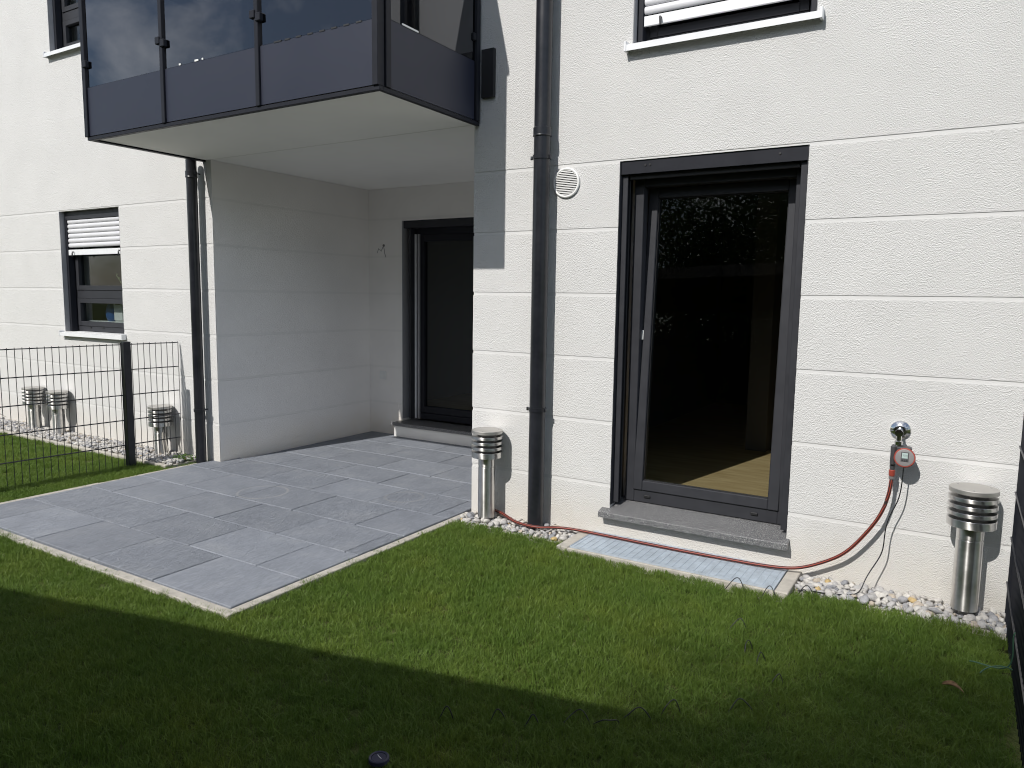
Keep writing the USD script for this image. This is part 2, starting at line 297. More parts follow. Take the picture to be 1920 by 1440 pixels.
for (xa, xb, ya, yb, horizontal) in [(PX0 - .065, PX1 + .065, PY0 - .067, PY0 - .006, 1), (PX0 - .065, PX0 - .005, PY0 - .005, -.02, 0), (PX1 + .005, PX1 + .065, PY0 - .005, -.02, 0)]:
    L = (xb - xa) if horizontal else (yb - ya); n = max(1, round(L / 1.0))
    for i in range(n):
        a, b = L * i / n + .0015, L * (i + 1) / n - .0015; dz = rng.normal(0, .002) - .008
        obj(pat, 'edging_stone', bx(xa + a, xa + b, ya, yb, -.2, dz, .004) if horizontal else bx(xa, xb, ya + a, ya + b, -.2, dz, .004), M['concrete'])

def stone_mesh(s, seed):
    m = trimesh.creation.icosphere(subdivisions=1); v = np.array(m.vertices); q = np.random.default_rng(seed)
    v *= (1 + 0.16 * q.normal(size=(len(v), 1)).clip(-1.6, 1.6)); v *= np.array([1.0, q.uniform(.62, .95), q.uniform(.42, .68)]) * s
    R = trimesh.transformations.euler_matrix(q.normal(0, .35), q.normal(0, .35), q.uniform(0, 6.28))[:3, :3]
    return trimesh.Trimesh(v @ R.T, m.faces, process=False)
def relax(poly, n, r, seed, z0=0.0):
    q = np.random.default_rng(seed); x0, y0, x1, y1 = poly.bounds; P = []; tries = 0
    while len(P) < n and tries < n * 30:
        tries += 1; c = np.array((q.uniform(x0, x1), q.uniform(y0, y1)))
        if not poly.contains(Point(c)): continue
        if P and min(np.hypot(*(np.array(P) - c).T)) < r: continue
        P.append(c)
    return np.array(P)
for key, poly in gravel.items():
    gb = thing('gravel_strip', None, None, kind='structure')
    obj(gb, 'bed', slab_xy(poly, -0.04, -0.008), M['concrete'])
    x0, y0, x1, y1 = poly.bounds
    if key != 'left':
        inner = sbox(x0 + .012, y0 + .012, x1 - .012, -.008)
        P = relax(inner, 200 if key == 'right' else 95, 0.029, 11)
        for i, c in enumerate(P):
            s = float(np.clip(rng.normal(.0225, .0055), .013, .036)); m = stone_mesh(s, 100 + i); k = int(rng.choice(len(PEB), p=PEBW))
            hump = 0.0
            m.apply_translation((c[0], c[1], s * .25 + rng.uniform(-.004, .014) + hump)); obj(gb, 'pebble', m, PEB[k], smooth=50)
    # smaller stones between: one part for each tone
    area = (x1 - x0) * (y1 - y0); n = int(area * (2600 if key != 'left' else 1500))
    pts = np.c_[rng.uniform(x0 + .008, x1 - .008, n), rng.uniform(y0 + .008, -.006, n)]
    for k in range(len(PEB)):
        sel = [i for i in range(n) if rng.random() < PEBW[k] * 1.0]
        if not sel: continue
        ms = []
        for i in sel:
            s = rng.uniform(.008, .016) if key != 'left' else rng.uniform(.014, .026)
            m = stone_mesh(s, int(rng.integers(1e6))); m.apply_translation((pts[i, 0], pts[i, 1], rng.uniform(-.008, .006) + (0.01 if key == 'left' else 0))); ms.append(m)
        obj(gb, 'small_pebbles', ms, PEB[k], smooth=50, kind='stuff')
    if key == 'right': obj(gb, 'edge_strip', bx(x0 + .002, x1, y0 - .006, y0 - .001, -.06, -.004), M['concrete'])
    if key == 'middle': obj(gb, 'edge_strip', bx(x0, x1 - .002, y0 - .022, y0 - .001, -.06, .000, .003), M['concrete'])
    if key == 'left': obj(gb, 'edge_strip', bx(x0, x1, y0 - .045, y0 - .001, -.06, .004, .003), M['concrete'])

# light well: concrete rim, pit, galvanised grating
lw = thing('light_well_grating', 'light blue-grey galvanised grating in a concrete rim below the large window door', 'grating', (-1.46, -.17, 0))
gx0, gx1, gy0, gy1 = -2.080, -0.80, -0.388, -0.004
objs(lw, 'rim', [bx(-2.163, gx0 - .006, -.415, -.004, -.3, .006, .004), bx(gx1 + .006, -.722, -.415, -.004, -.3, .006, .004), bx(gx0 - .0055, gx1 + .0055, gy0 - .028, gy0 - .006, -.3, .003, .003)], M['concrete'])
obj(lw, 'pit', [bx(-2.15, -.75, -.43, .0, -.75, -.70), bx(-2.15, -2.11, -.43, .0, -.70, -.31), bx(-.79, -.75, -.43, .0, -.70, -.31), bx(-2.11, -.79, -.43, -.40, -.70, -.31)], M['pit'])
obj(lw, 'frame', [bx(gx0, gx0 + .004, gy0, gy1, -.022, .010), bx(gx1 - .004, gx1, gy0, gy1, -.022, .010), bx(gx0 + .004, gx1 - .004, gy0, gy0 + .004, -.022, .010)], M['galv'])
nb = 29
for i in range(nb):
    x = gx0 + .004 + (gx1 - gx0 - .008) * (i + .5) / nb
    obj(lw, 'bearing_bar', bx(x - .0016, x + .0016, gy0 + .0045, gy1, -.020, .0085), M['galv'])
obj(lw, 'cross_bars', [bx(gx0 + .0045, gx1 - .0045, y - .0026, y + .0026, -.012, .0068) for y in np.arange(gy0 + .010, gy1, .0098)], M['galv'], kind='stuff')

UsdGeom.Xformable(stage.GetPrimAtPath(lw)).GetOrderedXformOps()[0].Set(Gf.Vec3d(-1.46, -.17, .026))     # the rim stands a little proud of the lawn

# ------------------------------------------------------------------ the building
H = 9.2
house = thing('apartment_building', 'white rendered apartment building with horizontal plaster joints, dark windows and a recessed terrace', 'building', (-3, 0, 0))
recess = sbox(RX0 - .008, -1, RX1 + .008, 2.869)
D = (-1.976, -.822, .205, 2.516)               # window door on the right
WL = (-8.765, -7.605, 1.175, 2.518)            # left ground floor window
WUL = (-8.765, -7.605, 4.215, 5.55)
WUR = (-1.915, -.822, 3.225, 5.55)
BD = (-5.6, -3.62, 3.06, 5.35)                 # balcony door above
openings = unary_union([recess] + [sbox(o[0], o[2], o[1], o[3]) for o in (D, WL, WUL, WUR, BD)])
full = sbox(-14, -.35, 6, H)
wall_poly = full.difference(openings)
facade = obj(house, 'facade_wall', slab_xz(wall_poly, .0035, .32), M['joint'])
J0, JP, JH = 2.529, .43, .024
levels = [J0 - JP * k for k in range(6)]        # upper edges of the joint bands
bands = [(J0, H)] + [(levels[k + 1], levels[k] - JH) for k in range(5)] + [(-.35, levels[5] - JH)]
for (z0, z1) in bands:
    piece = wall_poly.union(sbox(RX0 - .008, -.35, RX0, 2.869)).union(sbox(RX1, -.35, RX1 + .008, 2.869)).intersection(sbox(-14, z0, 6, z1))
    for gpoly in getattr(piece, 'geoms', [piece]): obj(facade, 'plaster_course', slab_xz(gpoly, 0, .0031), M['stucco'])
# recess walls: back wall with the terrace door, left wall, right wall, ceiling
TD = (-5.585, -3.75, .165, 2.49)
back_poly = sbox(RX0 - .01, -.35, RX1 + .01, 2.864).difference(sbox(TD[0], TD[2], TD[1], TD[3]))
bw = obj(house, 'loggia_wall', slab_xz(back_poly, RY + .004, RY + .30), M['joint_fine'])
lwall = obj(house, 'loggia_wall', bx(RX0 - .3, RX0 - .004, .3205, RY + .3, -.35, 2.864), M['joint_fine'])
rwall = obj(house, 'loggia_wall', bx(RX1 + .004, RX1 + .3, .3205, RY + .3, -.35, 2.864), M['joint_fine'])
obj(lwall, 'corner_strip', bx(RX0 - .0075, RX0 - .0041, .0036, .3203, -.35, 2.863), M['joint_fine'])
obj(rwall, 'corner_strip', bx(RX1 + .0041, RX1 + .0075, .0036, .3203, -.35, 2.863), M['joint_fine'])
for (z0, z1) in [(J0, 2.863)] + bands[1:]:
    piece = back_poly.intersection(sbox(RX0 + .0005, z0, RX1 - .0005, z1))
    for gpoly in getattr(piece, 'geoms', [piece]): obj(bw, 'plaster_course', slab_xz(gpoly, RY, RY + .0035), M['stucco_fine'])
    obj(lwall, 'plaster_course', bx(RX0 - .0035, RX0, .0040, RY - .0005, z0, z1), M['stucco_fine'])
    obj(rwall, 'plaster_course', bx(RX1, RX1 + .0035, .0040, RY - .0005, z0, z1), M['stucco_fine'])
obj(house, 'loggia_ceiling', bx(RX0 - .1, RX1 + .1, .001, RY + .3, 2.8645, 3.0), M['soffit'])
obj(house, 'roof', bx(-14.2, 6.2, -.25, 9.2, H, H + .3, .01), M['anthracite'])
objs(house, 'end_wall', [bx(-14, -13.7, .321, 9, -.35, H), bx(5.7, 6, .321, 9, -.35, H), bx(-13.7, 5.7, 8.7, 9, -.35, H)], M['joint'])
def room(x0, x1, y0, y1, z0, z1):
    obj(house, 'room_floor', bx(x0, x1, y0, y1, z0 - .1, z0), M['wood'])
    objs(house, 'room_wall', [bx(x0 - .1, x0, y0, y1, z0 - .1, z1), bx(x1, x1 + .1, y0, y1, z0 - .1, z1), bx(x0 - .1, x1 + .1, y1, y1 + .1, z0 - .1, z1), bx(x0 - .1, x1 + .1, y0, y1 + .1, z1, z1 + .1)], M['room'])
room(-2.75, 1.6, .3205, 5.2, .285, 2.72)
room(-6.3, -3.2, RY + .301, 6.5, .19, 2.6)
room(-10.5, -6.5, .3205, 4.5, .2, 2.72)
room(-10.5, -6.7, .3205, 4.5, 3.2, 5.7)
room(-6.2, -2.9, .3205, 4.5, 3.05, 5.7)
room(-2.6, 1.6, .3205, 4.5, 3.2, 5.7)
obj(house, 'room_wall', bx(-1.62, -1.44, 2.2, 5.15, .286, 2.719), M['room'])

# --- the large window door (tilted open), frame in the opening D
dx0, dx1, dz0, dz1 = D
fy = .135
door = obj(house, 'window_door', [bx(dx0 + .052, dx0 + .118, fy, fy + .075, dz0 + .045, dz1 - .075, .003), bx(dx1 - .085, dx1 - .02, fy, fy + .075, dz0 + .045, dz1 - .075, .003),
           bx(dx0 + .118, dx1 - .085, fy + .001, fy + .074, dz0 + .045, dz0 + .135, .003), bx(dx0 + .118, dx1 - .085, fy + .001, fy + .074, dz1 - .15, dz1 - .075, .003)], M['frame'])
# jamb lining and roller shutter rails
objs(door, 'jamb_lining', [bx(dx0 - .001, dx0 + .004, .0, fy + .08, dz0 + .03, dz1 - .001), bx(dx1 - .004, dx1 + .001, .0, fy + .08, dz0 + .03, dz1 - .001)], M['frame'])
for s, xe in ((1, dx0 + .004), (-1, dx1 - .004)):
    a = xe
    objs(door, 'shutter_rail', [bx(a, a + s * .040, .035, .047, dz0 + .045, dz1 - .08, .002), bx(a, a + s * .040, .078, .09, dz0 + .045, dz1 - .08, .002), bx(a, a + s * .008, .047, .078, dz0 + .045, dz1 - .08)], M['frame'])
objs(door, 'shutter_box', [bx(dx0 + .0045, dx1 - .0045, .012, .020, dz1 - .085, dz1 - .002, .002), bx(dx0 + .0045, dx1 - .0045, .020, .3, dz1 - .012, dz1 - .002)], M['anthracite'])
for xx in (dx0 + .17, dx0 + .20, dx1 - .16):
    obj(door, 'bolt', cyl((xx, .013, dz1 - .034), (xx, .008, dz1 - .034), .007, 10), M['black'])
obj(door, 'shutter_end_bar', bx(dx0 + .05, dx1 - .05, .050, .066, dz1 - .115, dz1 - .075, .003), M['black'])
# sash, tilted inwards at the top about its lower edge
sx0, sx1, sz0, sz1 = dx0 + .112, dx1 - .079, dz0 + .13, dz1 - .145
tilt = math.radians(3.4)
TM = trimesh.transformations.rotation_matrix(-tilt, (1, 0, 0), (0, fy + .01, sz0))
def tilted(ms): m = trimesh.util.concatenate(ms) if isinstance(ms, list) else ms; m = m.copy(); m.apply_transform(TM); return m
sash = obj(door, 'sash', tilted(frame_xz(sx0, sx1, sz0, sz1, .066, fy - .012, fy + .062, .004)), M['frame'])
obj(sash, 'glass_pane', tilted(bx(sx0 + .060, sx1 - .060, fy + .022, fy + .026, sz0 + .060, sz1 - .060)), M['glass'])
obj(sash, 'glazing_seal', tilted(frame_xz(sx0 + .066, sx1 - .066, sz0 + .066, sz1 - .066, .005, fy + .006, fy + .0215, .001)), M['black'])
obj(sash, 'latch', tilted(bx(sx0 + .004, sx0 + .018, fy - .020, fy - .0125, 1.36, 1.425, .002)), M['white'])
for xx in (dx0 + .215, dx1 - .225):
    obj(door, 'drain_cap', bx(xx - .022, xx + .022, fy - .009, fy - .0005, dz0 + .080, dz0 + .098, .003), M['black'])
obj(door, 'granite_sill', [slab_yz(Polygon([(-.068, .158), (-.068, .193), (-.065, .1965), (-.0005, .2112), (-.0005, .172)]), -2.032, -.802),
    slab_yz(Polygon([(.0, .165), (.0, .2113), (.147, .2447), (.30, .2447), (.30, .165)]), dx0 + .005, dx1 - .005)], M['granite'])
obj(door, 'threshold', bx(dx0 + .052, dx1 - .02, fy + .012, fy + .07, dz0 - .001, dz0 + .0445, .002), M['frame'])

# --- small window with a half lowered shutter; also used for the floor above
def slats(parent, x0, x1, z0, z1, y, pitch, thick, m):
    n = int((z1 - z0) / pitch)
    for i in range(n):
        zt = z1 - i * pitch; zb = zt - pitch + .003
        pr = [(y - thick * math.sin(t), zb + (zt - zb) * (.5 - .5 * math.cos(t))) for t in np.linspace(0, math.pi, 8)] + [(y + .002, zt), (y + .002, zb)]
        obj(parent, 'slat', slab_yz(Polygon(pr), x0, x1), m, smooth=40)
def small_window(o, shutter_z, transom):
    x0, x1, z0, z1 = o; y = .125
    w = obj(house, 'window', frame_xz(x0 + .002, x1 - .002, z0 + .004, z1 - .07, .062, y, y + .075), M['frame'])
    objs(w, 'reveal_lining', [bx(x0 - .001, x0 + .003, .0, y + .08, z0 + .003, z1 - .001), bx(x1 - .003, x1 + .001, .0, y + .08, z0 + .003, z1 - .001)], M['shutter_rail'])
    objs(w, 'shutter_rail', [bx(x0 + .0035, x0 + .045, .052, .12, z0 + .004, z1 - .07, .003), bx(x1 - .045, x1 - .0035, .052, .12, z0 + .004, z1 - .07, .003)], M['anthracite'])
    obj(w, 'shutter_box', bx(x0 + .0035, x1 - .0035, .055, .125, z1 - .09, z1 - .001, .002), M['frame'])
    sl = obj(w, 'shutter_end_bar', bx(x0 + .047, x1 - .047, .058, .074, shutter_z, shutter_z + .062, .003), M['alu'])
    slats(w, x0 + .047, x1 - .047, shutter_z + .065, z1 - .085, .077, .0525, .016, M['shutter'])
    for xx in (x0 + .16, x1 - .10):
        obj(w, 'stop_buffer', tube([(xx, .0575, shutter_z + .035), (xx, .040, shutter_z + .036), (xx + .004, .034, shutter_z + .018), (xx + .006, .034, shutter_z - .012)], .0075, 8), M['timer_dark'])
    zz = [z0 + .066, transom, z1 - .132] if transom else [z0 + .066, z1 - .132]
    if transom: obj(w, 'transom', bx(x0 + .064, x1 - .064, y + .001, y + .074, transom - .045, transom + .045, .003), M['frame'])
    for k in range(len(zz) - 1):
        a = zz[k] + (.045 if (transom and k == 1) else 0); b = zz[k + 1] - (.045 if (transom and k == 0) else 0)
        obj(w, 'sash', frame_xz(x0 + .066, x1 - .066, a + .002, b - .002, .052, y - .008, y + .06), M['frame'])
        obj(w, 'glass_pane', bx(x0 + .112, x1 - .112, y + .028, y + .032, a + .048, b - .048), M['glass'])
    xs0, xs1 = x0 - .030, x1 + .030
    obj(w, 'metal_sill', slab_yz(Polygon([(-.052, z0 - .046), (-.050, z0 - .046), (-.050, z0 - .010), (.12, z0 + .001), (.12, z0 + .0035), (-.052, z0 - .008)]), xs0, xs1), M['alu'])
    for xx in (xs0, xs1): obj(w, 'sill_end_cap', bx(xx - .008, xx + .008, -.056, -.0005, z0 - .048, z0 + .012, .002), M['alu'])
    for xx in (x0 + .30, x0 + .55): obj(w, 'drain_cap', bx(xx - .02, xx + .02, y - .007, y - .0005, z0 + .045, z0 + .060, .003), M['black'])
    return w
M['shutter_rail'] = plain('reveal_grey', (0.30, 0.30, 0.31), 0.6, var=0.05)
small_window(WL, 2.035, 1.60)
small_window(WUL, 4.95, 4.62)
small_window(WUR, 3.345, None)
# balcony door on the floor above
bd = obj(house, 'balcony_door', frame_xz(BD[0], BD[1], BD[2], BD[3], .08, .10, .18), M['anthracite'])
obj(bd, 'glass_pane', bx(BD[0] + .08, BD[1] - .08, .135, .14, BD[2] + .08, BD[3] - .08), M['glass'])
obj(bd, 'mullion', bx(-4.66, -4.58, .101, .179, BD[2] + .08, BD[3] - .08, .003), M['anthracite'])

# --- terrace door at the back of the recess
tx0, tx1, tz0, tz1 = TD
td = obj(house, 'terrace_door', frame_xz(tx0 + .075, tx1 - .002, tz0 + .03, tz1 - .085, .07, RY + .12, RY + .20), M['anthracite'])
obj(td, 'jamb_lining', bx(tx0 - .001, tx0 + .004, RY - .002, RY + .21, tz0 + .03, tz1 - .001), M['shutter_rail'])
obj(td, 'shutter_rail', [bx(tx0 + .075, tx0 + .10, RY + .03, RY + .115, tz0 + .03, tz1 - .09, .002)], M['frame'])
obj(td, 'shutter_rail', [bx(tx0 + .115, tx0 + .125, RY + .085, RY + .119, tz0 + .03, tz1 - .15, .002)], M['alu'])
obj(td, 'shutter_rail', [bx(tx0 + .15, tx0 + .172, RY + .095, RY + .119, tz0 + .03, tz1 - .15, .002)], M['shutter_rail'])
obj(td, 'shutter_box', bx(tx0 + .0045, tx1 - .0045, RY + .02, RY + .11, tz1 - .085, tz1 - .002, .003), M['frame'])
ts = obj(td, 'sash', frame_xz(tx0 + .148, tx1 - .075, tz0 + .105, tz1 - .158, .075, RY + .125, RY + .19), M['anthracite'])
obj(td, 'glass_pane', bx(tx0 + .215, tx1 - .145, RY + .155, RY + .16, tz0 + .175, tz1 - .228), M['glass'])
obj(td, 'stone_sill', bx(tx0 - .045, tx1 + .02, RY - .16, RY + .28, tz0 - .035, tz0 + .003, .003), M['granite'])
obj(house, 'step', bx(tx0 - .02, tx1 + .02, RY - .13, RY + .29, -.019, tz0 - .036, .004), M['soffit'])
obj(house, 'socket_cover', [bx(-5.93, -5.83, RY - .010, RY - .0005, .64, .74, .004), bx(-5.915, -5.845, RY - .016, RY - .0105, .665, .728, .003)], M['white'])
obj(house, 'cable_hole', [cyl((-5.86, RY - .003, 2.215), (-5.86, RY + .002, 2.215), .016, 12), tube([(-5.96, RY - .002, 2.13), (-5.94, RY - .004, 2.18), (-5.90, RY - .002, 2.15), (-5.87, RY - .004, 2.2)], .003, 5), tube([(-5.86, RY - .003, 2.2), (-5.845, RY - .004, 2.13), (-5.83, RY - .003, 2.08)], .003, 5)], M['timer_grey'])
# vent grille
vc = (-2.361, 2.405)
vg = obj(house, 'vent_grille', [trimesh.creation.torus(.092, .0085, major_sections=48, minor_sections=10).apply_transform(trimesh.transformations.rotation_matrix(math.pi / 2, (1, 0, 0))).apply_translation((vc[0], -.008, vc[1])),
     cyl((vc[0], -.001, vc[1]), (vc[0], -.006, vc[1]), .092, 44)], M['white'], smooth=40)
obj(vg, 'dark_gap', cyl((vc[0], -.0062, vc[1]), (vc[0], -.0072, vc[1]), .082, 44), M['black'])
for i in range(14):
    z = vc[1] - .075 + .150 * i / 13; hw = math.sqrt(max(1e-4, .0845 ** 2 - (z - vc[1]) ** 2))
    s = slab_yz(Polygon([(-.0074, z + .0045), (-.016, z - .0005), (-.016, z - .0035), (-.0074, z + .0005)]), vc[0] - hw, vc[0] + hw); obj(vg, 'slat', s, M['white'])

# ------------------------------------------------------------------ balcony
bal = thing('balcony', 'anthracite balcony with dark panels and tinted glass above the paved terrace', 'balcony', (-4.65, 0, 2.86))
bx0, bx1, by = -6.205, -3.075, -1.07
obj(bal, 'soffit', bx(bx0 + .03, bx1 - .03, by + .035, -.0005, 2.866, 3.04), M['soffit'])
objs(bal, 'edge_trim', [bx(bx0, bx1, by, by + .034, 2.852, 2.878, .002)], M['anthracite'])
objs(bal, 'edge_trim', [bx(bx1 - .029, bx1, by + .0345, -.002, 2.852, 2.878, .002)], M['anthracite'])
objs(bal, 'edge_trim', [bx(bx0, bx0 + .05, by + .0345, -.002, 2.852, 2.90, .002)], M['anthracite'])
postx = [bx0 + .006, -5.172, -4.136, bx1 - .025]
for i, xx in enumerate(postx):
    w = .022 if i in (1, 2) else .030
    obj(bal, 'post', bx(xx - w / 2 - .008, xx + w / 2 + .008, by - .012, by + .05, 2.879, 4.20, .003), M['anthracite'])
obj(bal, 'corner_post', bx(bx1 - .034, bx1 + .010, by + .052, by + .100, 2.8795, 4.20, .003), M['anthracite'])
obj(bal, 'post', bx(bx1 - .034, bx1 + .010, -.055, -.012, 2.8795, 4.20, .003), M['anthracite'])
obj(bal, 'post', bx(bx0 - .004, bx0 + .03, -.055, -.012, 2.91, 4.20, .003), M['anthracite'])
objs(bal, 'handrail', [bx(bx0 - .01, bx1 + .015, by - .02, by + .055, 4.201, 4.245, .004), bx(bx1 - .045, bx1 + .015, by + .056, -.002, 4.201, 4.245, .004), bx(bx0 - .01, bx0 + .05, by + .056, -.002, 4.201, 4.245, .004)], M['anthracite'])
for i in range(3):
    a, b = postx[i] + .020, postx[i + 1] - .020
    obj(bal, 'lower_panel', bx(a, b, by + .004, by + .010, 2.885, 3.262, .001), M['panel'])
    obj(bal, 'glass_pane', bx(a + .022, b - .002, by + .006, by + .010, 3.264, 4.17), M['tint'])
    for (xx, zz) in ((a + .008, 3.415), (b - .008, 3.44)):
        obj(bal, 'glass_clamp', bx(xx - .024, xx + .024, by - .022, by + .03, zz, zz + .052, .004), M['anthracite'])
    obj(bal, 'panel_rail', bx(a, b, by + .0105, by + .028, 3.240, 3.268), M['black'])
obj(bal, 'lower_panel', bx(bx1 - .016, bx1 - .010, by + .104, -.058, 2.885, 3.285, .001), M['panel'])
obj(bal, 'glass_pane', bx(bx1 - .018, bx1 - .010, by + .104, -.058, 3.287, 4.17), M['tint'])
obj(bal, 'panel_rail', bx(bx1 - .032, bx1 - .0165, by + .104, -.058, 3.262, 3.292), M['black'])
obj(bal, 'lower_panel', bx(bx0 + .006, bx0 + .012, by + .052, -.058, 2.91, 3.285, .001), M['panel'])
obj(bal, 'glass_pane', bx(bx0 + .006, bx0 + .014, by + .052, -.058, 3.298, 4.17), M['tint'])
for zz in (3.42,): obj(bal, 'glass_clamp', bx(bx1 - .03, bx1 + .004, -.085, -.045, zz, zz + .05, .004), M['anthracite'])
for (a, b) in ((-4.98, -4.96), (-4.80, -4.76), (-4.72, -4.705)):
    obj(bal, 'setting_block', bx(a, b, by + .001, by + .0055, 3.2635, 3.276), M['white'])
for k in range(8):
    a = -3.98 + k * .103; obj(bal, 'setting_block', bx(a, a + .045 if k else a + .07, by + .001, by + .0035, 3.259, 3.2685), M['black'])
obj(bal, 'setting_block', bx(bx1 - .0095, bx1 - .006, by + .22, by + .38, 3.286, 3.297), M['white'])
obj(bal, 'wall_bracket', bx(-3.048, -2.942, -.028, -.0005, 3.035, 3.365, .002), M['black'])

# ------------------------------------------------------------------ downpipes
def downpipe(name, label, x, y, r, z0, z1, clamps, couplings, foot):
    t = thing(name, label, 'downpipe', (x, y, z0))
    obj(t, 'pipe', cyl((x, y, z0), (x, y, z1), r, 32), M['pipe'], smooth=40)
    for z in couplings: obj(t, 'coupling', [lathe([(r + .0005, z), (r + .006, z + .003), (r + .006, z + .055), (r + .0005, z + .060)], (x, y, 0), 32), lathe([(r + .006, z + .0), (r + .009, z + .003), (r + .006, z + .010)], (x, y, 0), 32)], M['pipe'], smooth=40)
    for z in clamps:
        c = obj(t, 'clamp', [lathe([(r + .0005, z - .013), (r + .0055, z - .013), (r + .0055, z + .013), (r + .0005, z + .013)], (x, y, 0), 32), bx(x - r - .028, x - r - .003, y - .010, y + .006, z - .012, z + .012, .002), bx(x + r + .002, x + r + .014, y - .010, y + .006, z - .014, z + .014, .002), cyl((x, y + r, z), (x, -.0005, z), .006, 8)], M['pipe'], smooth=40)
        obj(c, 'screw', cyl((x - r - .017, y - .016, z), (x - r - .017, y - .0105, z), .006, 8), M['chrome'])
    if foot: obj(t, 'foot', lathe([(r + .0005, z0), (r + .012, z0), (r + .012, z0 + .012), (r + .0005, z0 + .05)], (x, y, 0), 32), M['pipe'], smooth=40)
    return t
downpipe('downpipe', 'thick dark downpipe running the full height of the wall beside the round vent', -2.507, -.09, .056, -.01, 8.9, (.855, 2.57), (2.705,), True)
downpipe('downpipe', 'short dark downpipe from under the balcony to the patio edge by the fence', -6.255, -.09, .048, -.02, 2.862, (.505, 2.745), (2.70,), False)

# ------------------------------------------------------------------ bollard lights
def bollard(name, label, loc, group):
    t = thing(name, label, 'bollard light', loc, group); o = origin['/World/' + t.split('/')[2]]; c = (loc[0], loc[1], loc[2])
    obj(t, 'post', lathe([(0, 0), (.0625, 0), (.0625, .372), (.0605, .374), (.0605, .380), (.0625, .382), (.0625, .455), (0, .455)], c, 44), M['steel'], smooth=35)
    obj(t, 'lamp_tube', lathe([(.070, .45), (.070, .615)], c, 32), M['timer_grey'], smooth=40)
    obj(t, 'base_ring', disc(c, .446, .488, .112), M['steel'], smooth=35)
    for z in (.505, .544, .583): obj(t, 'louvre_ring', disc(c, z, z + .021, .1125), M['steel'], smooth=35)
    cp = obj(t, 'cap', disc(c, .622, .646, .1125), M['satin'], smooth=35)
    for k in range(3):
        a = k * 2.094 + .5; obj(cp, 'screw', cyl((c[0] + .085 * math.cos(a), c[1] + .085 * math.sin(a), c[2] + .6462), (c[0] + .085 * math.cos(a), c[1] + .085 * math.sin(a), c[2] + .6482), .005, 8), M['chrome'])
    return t
GRP = 'steel bollard lights along the foot of the facade'
b0 = bollard('bollard_light', 'steel bollard light at the right end of the wall beside the fence, on pebbles', (.105, -.13, .045), GRP)
copy(b0, 'bollard_light', (-2.905, -.12, .028), 'steel bollard light on the pillar corner between patio and thick downpipe', 12, GRP)
copy(b0, 'bollard_light', (-6.84, -.125, -.145), 'steel bollard light behind the left fence, right of the fence post, cable beside it', -20, GRP)
copy(b0, 'bollard_light', (-8.77, -.125, -.145), 'right one of the two adjacent bollard lights behind the fence under the window', 40, GRP)
copy(b0, 'bollard_light', (-9.31, -.125, -.142), 'left one of the two adjacent bollard lights behind the fence, farthest left', 75, GRP)
t = thing('light_cable', 'thin beige cable hanging beside the bollard light near the fence post', 'cable', (-6.74, -.1, 0))
obj(t, 'cable', [tube(spline([(-6.765, -.13, .31), (-6.745, -.14, .2), (-6.70, -.15, .10), (-6.66, -.16, .025), (-6.58, -.2, .02)], 24), .006, 6), tube(spline([(-6.775, -.12, .31), (-6.76, -.16, .2), (-6.73, -.17, .10), (-6.70, -.18, .025), (-6.6, -.22, .02)], 24), .006, 6)], M['concrete'], smooth=True)

# ------------------------------------------------------------------ tap, timer, hose, cable
tp = thing('outdoor_tap', 'chrome outdoor tap with a round wall plate above the watering timer', 'tap', (-.258, 0, .93))
obj(tp, 'wall_plate', lathe([(0, 0), (.052, 0), (.050, .010), (.034, .022), (.022, .026), (0, .026)], (0, 0, 0), 36).apply_transform(trimesh.transformations.rotation_matrix(math.pi / 2, (1, 0, 0))).apply_translation((-.258, 0, .935)), M['chrome'], smooth=40)
obj(tp, 'spout', [cyl((-.258, -.02, .935), (-.258, -.085, .925), .017, 18), cyl((-.258, -.08, .93), (-.258, -.08, .862), .015, 18), lathe([(0, .862), (.020, .862), (.021, .884), (.015, .89), (0, .89)], (-.258, -.08, 0), 8)], M['chrome'], smooth=40)
obj(tp, 'handle', lathe([(0, 0), (.018, 0), (.021, .004), (.020, .014), (0, .016)], (0, 0, 0), 24).apply_transform(trimesh.transformations.rotation_matrix(math.pi / 2, (1, 0, 0))).apply_translation((-.258, -.090, .932)), M['chrome'], smooth=40)
tm = thing('watering_timer', 'dark watering timer with grey round face, red rim and small screen, on the tap', 'timer', (-.25, -.08, .78))
obj(tm, 'case', [bx(-.292, -.268, -.112, -.050, .755, .862, .006), bx(-.268, -.192, -.10, -.05, .80, .858, .006)], M['timer_dark'])
fm = trimesh.transformations.rotation_matrix(math.radians(78), (1, 0, 0)); fc = np.array((-.222, -.105, .802))
def face(profile, n=44):
    m = lathe(profile, (0, 0, 0), n); m.apply_transform(fm); m.apply_translation(fc); return m
obj(tm, 'dial_body', face([(0, -.045), (.047, -.045), (.050, -.02), (.050, .006), (0, .006)]), M['timer_dark'], smooth=40)
obj(tm, 'rim', face([(.045, .0), (.0525, .0), (.0525, .007), (.049, .0105), (.045, .0105)]), M['orange'], smooth=40)
obj(tm, 'face', face([(0, .008), (.0448, .008), (.0448, .0115), (.042, .0125), (0, .0135)]), M['timer_grey'], smooth=40)
def on_face(m): m.apply_transform(fm); m.apply_translation(fc); return m
obj(tm, 'screen_surround', on_face(bx(-.018, .020, -.022, .030, .012, .0150, .001)), M['timer_dark'])
sc = obj(tm, 'screen', on_face(bx(-.013, .015, -.004, .025, .0145, .0160)), M['lcd'])
dg = meshkit.text_mesh('12:0', .008, .0006); dg.apply_translation((-.010, .008, .0161)); obj(sc, 'digits', on_face(dg), M['timer_dark'])
for k in range(3): obj(tm, 'button', on_face(bx(-.014 + k * .011, -.006 + k * .011, -.019, -.010, .0145, .0168, .001)), M['black'])
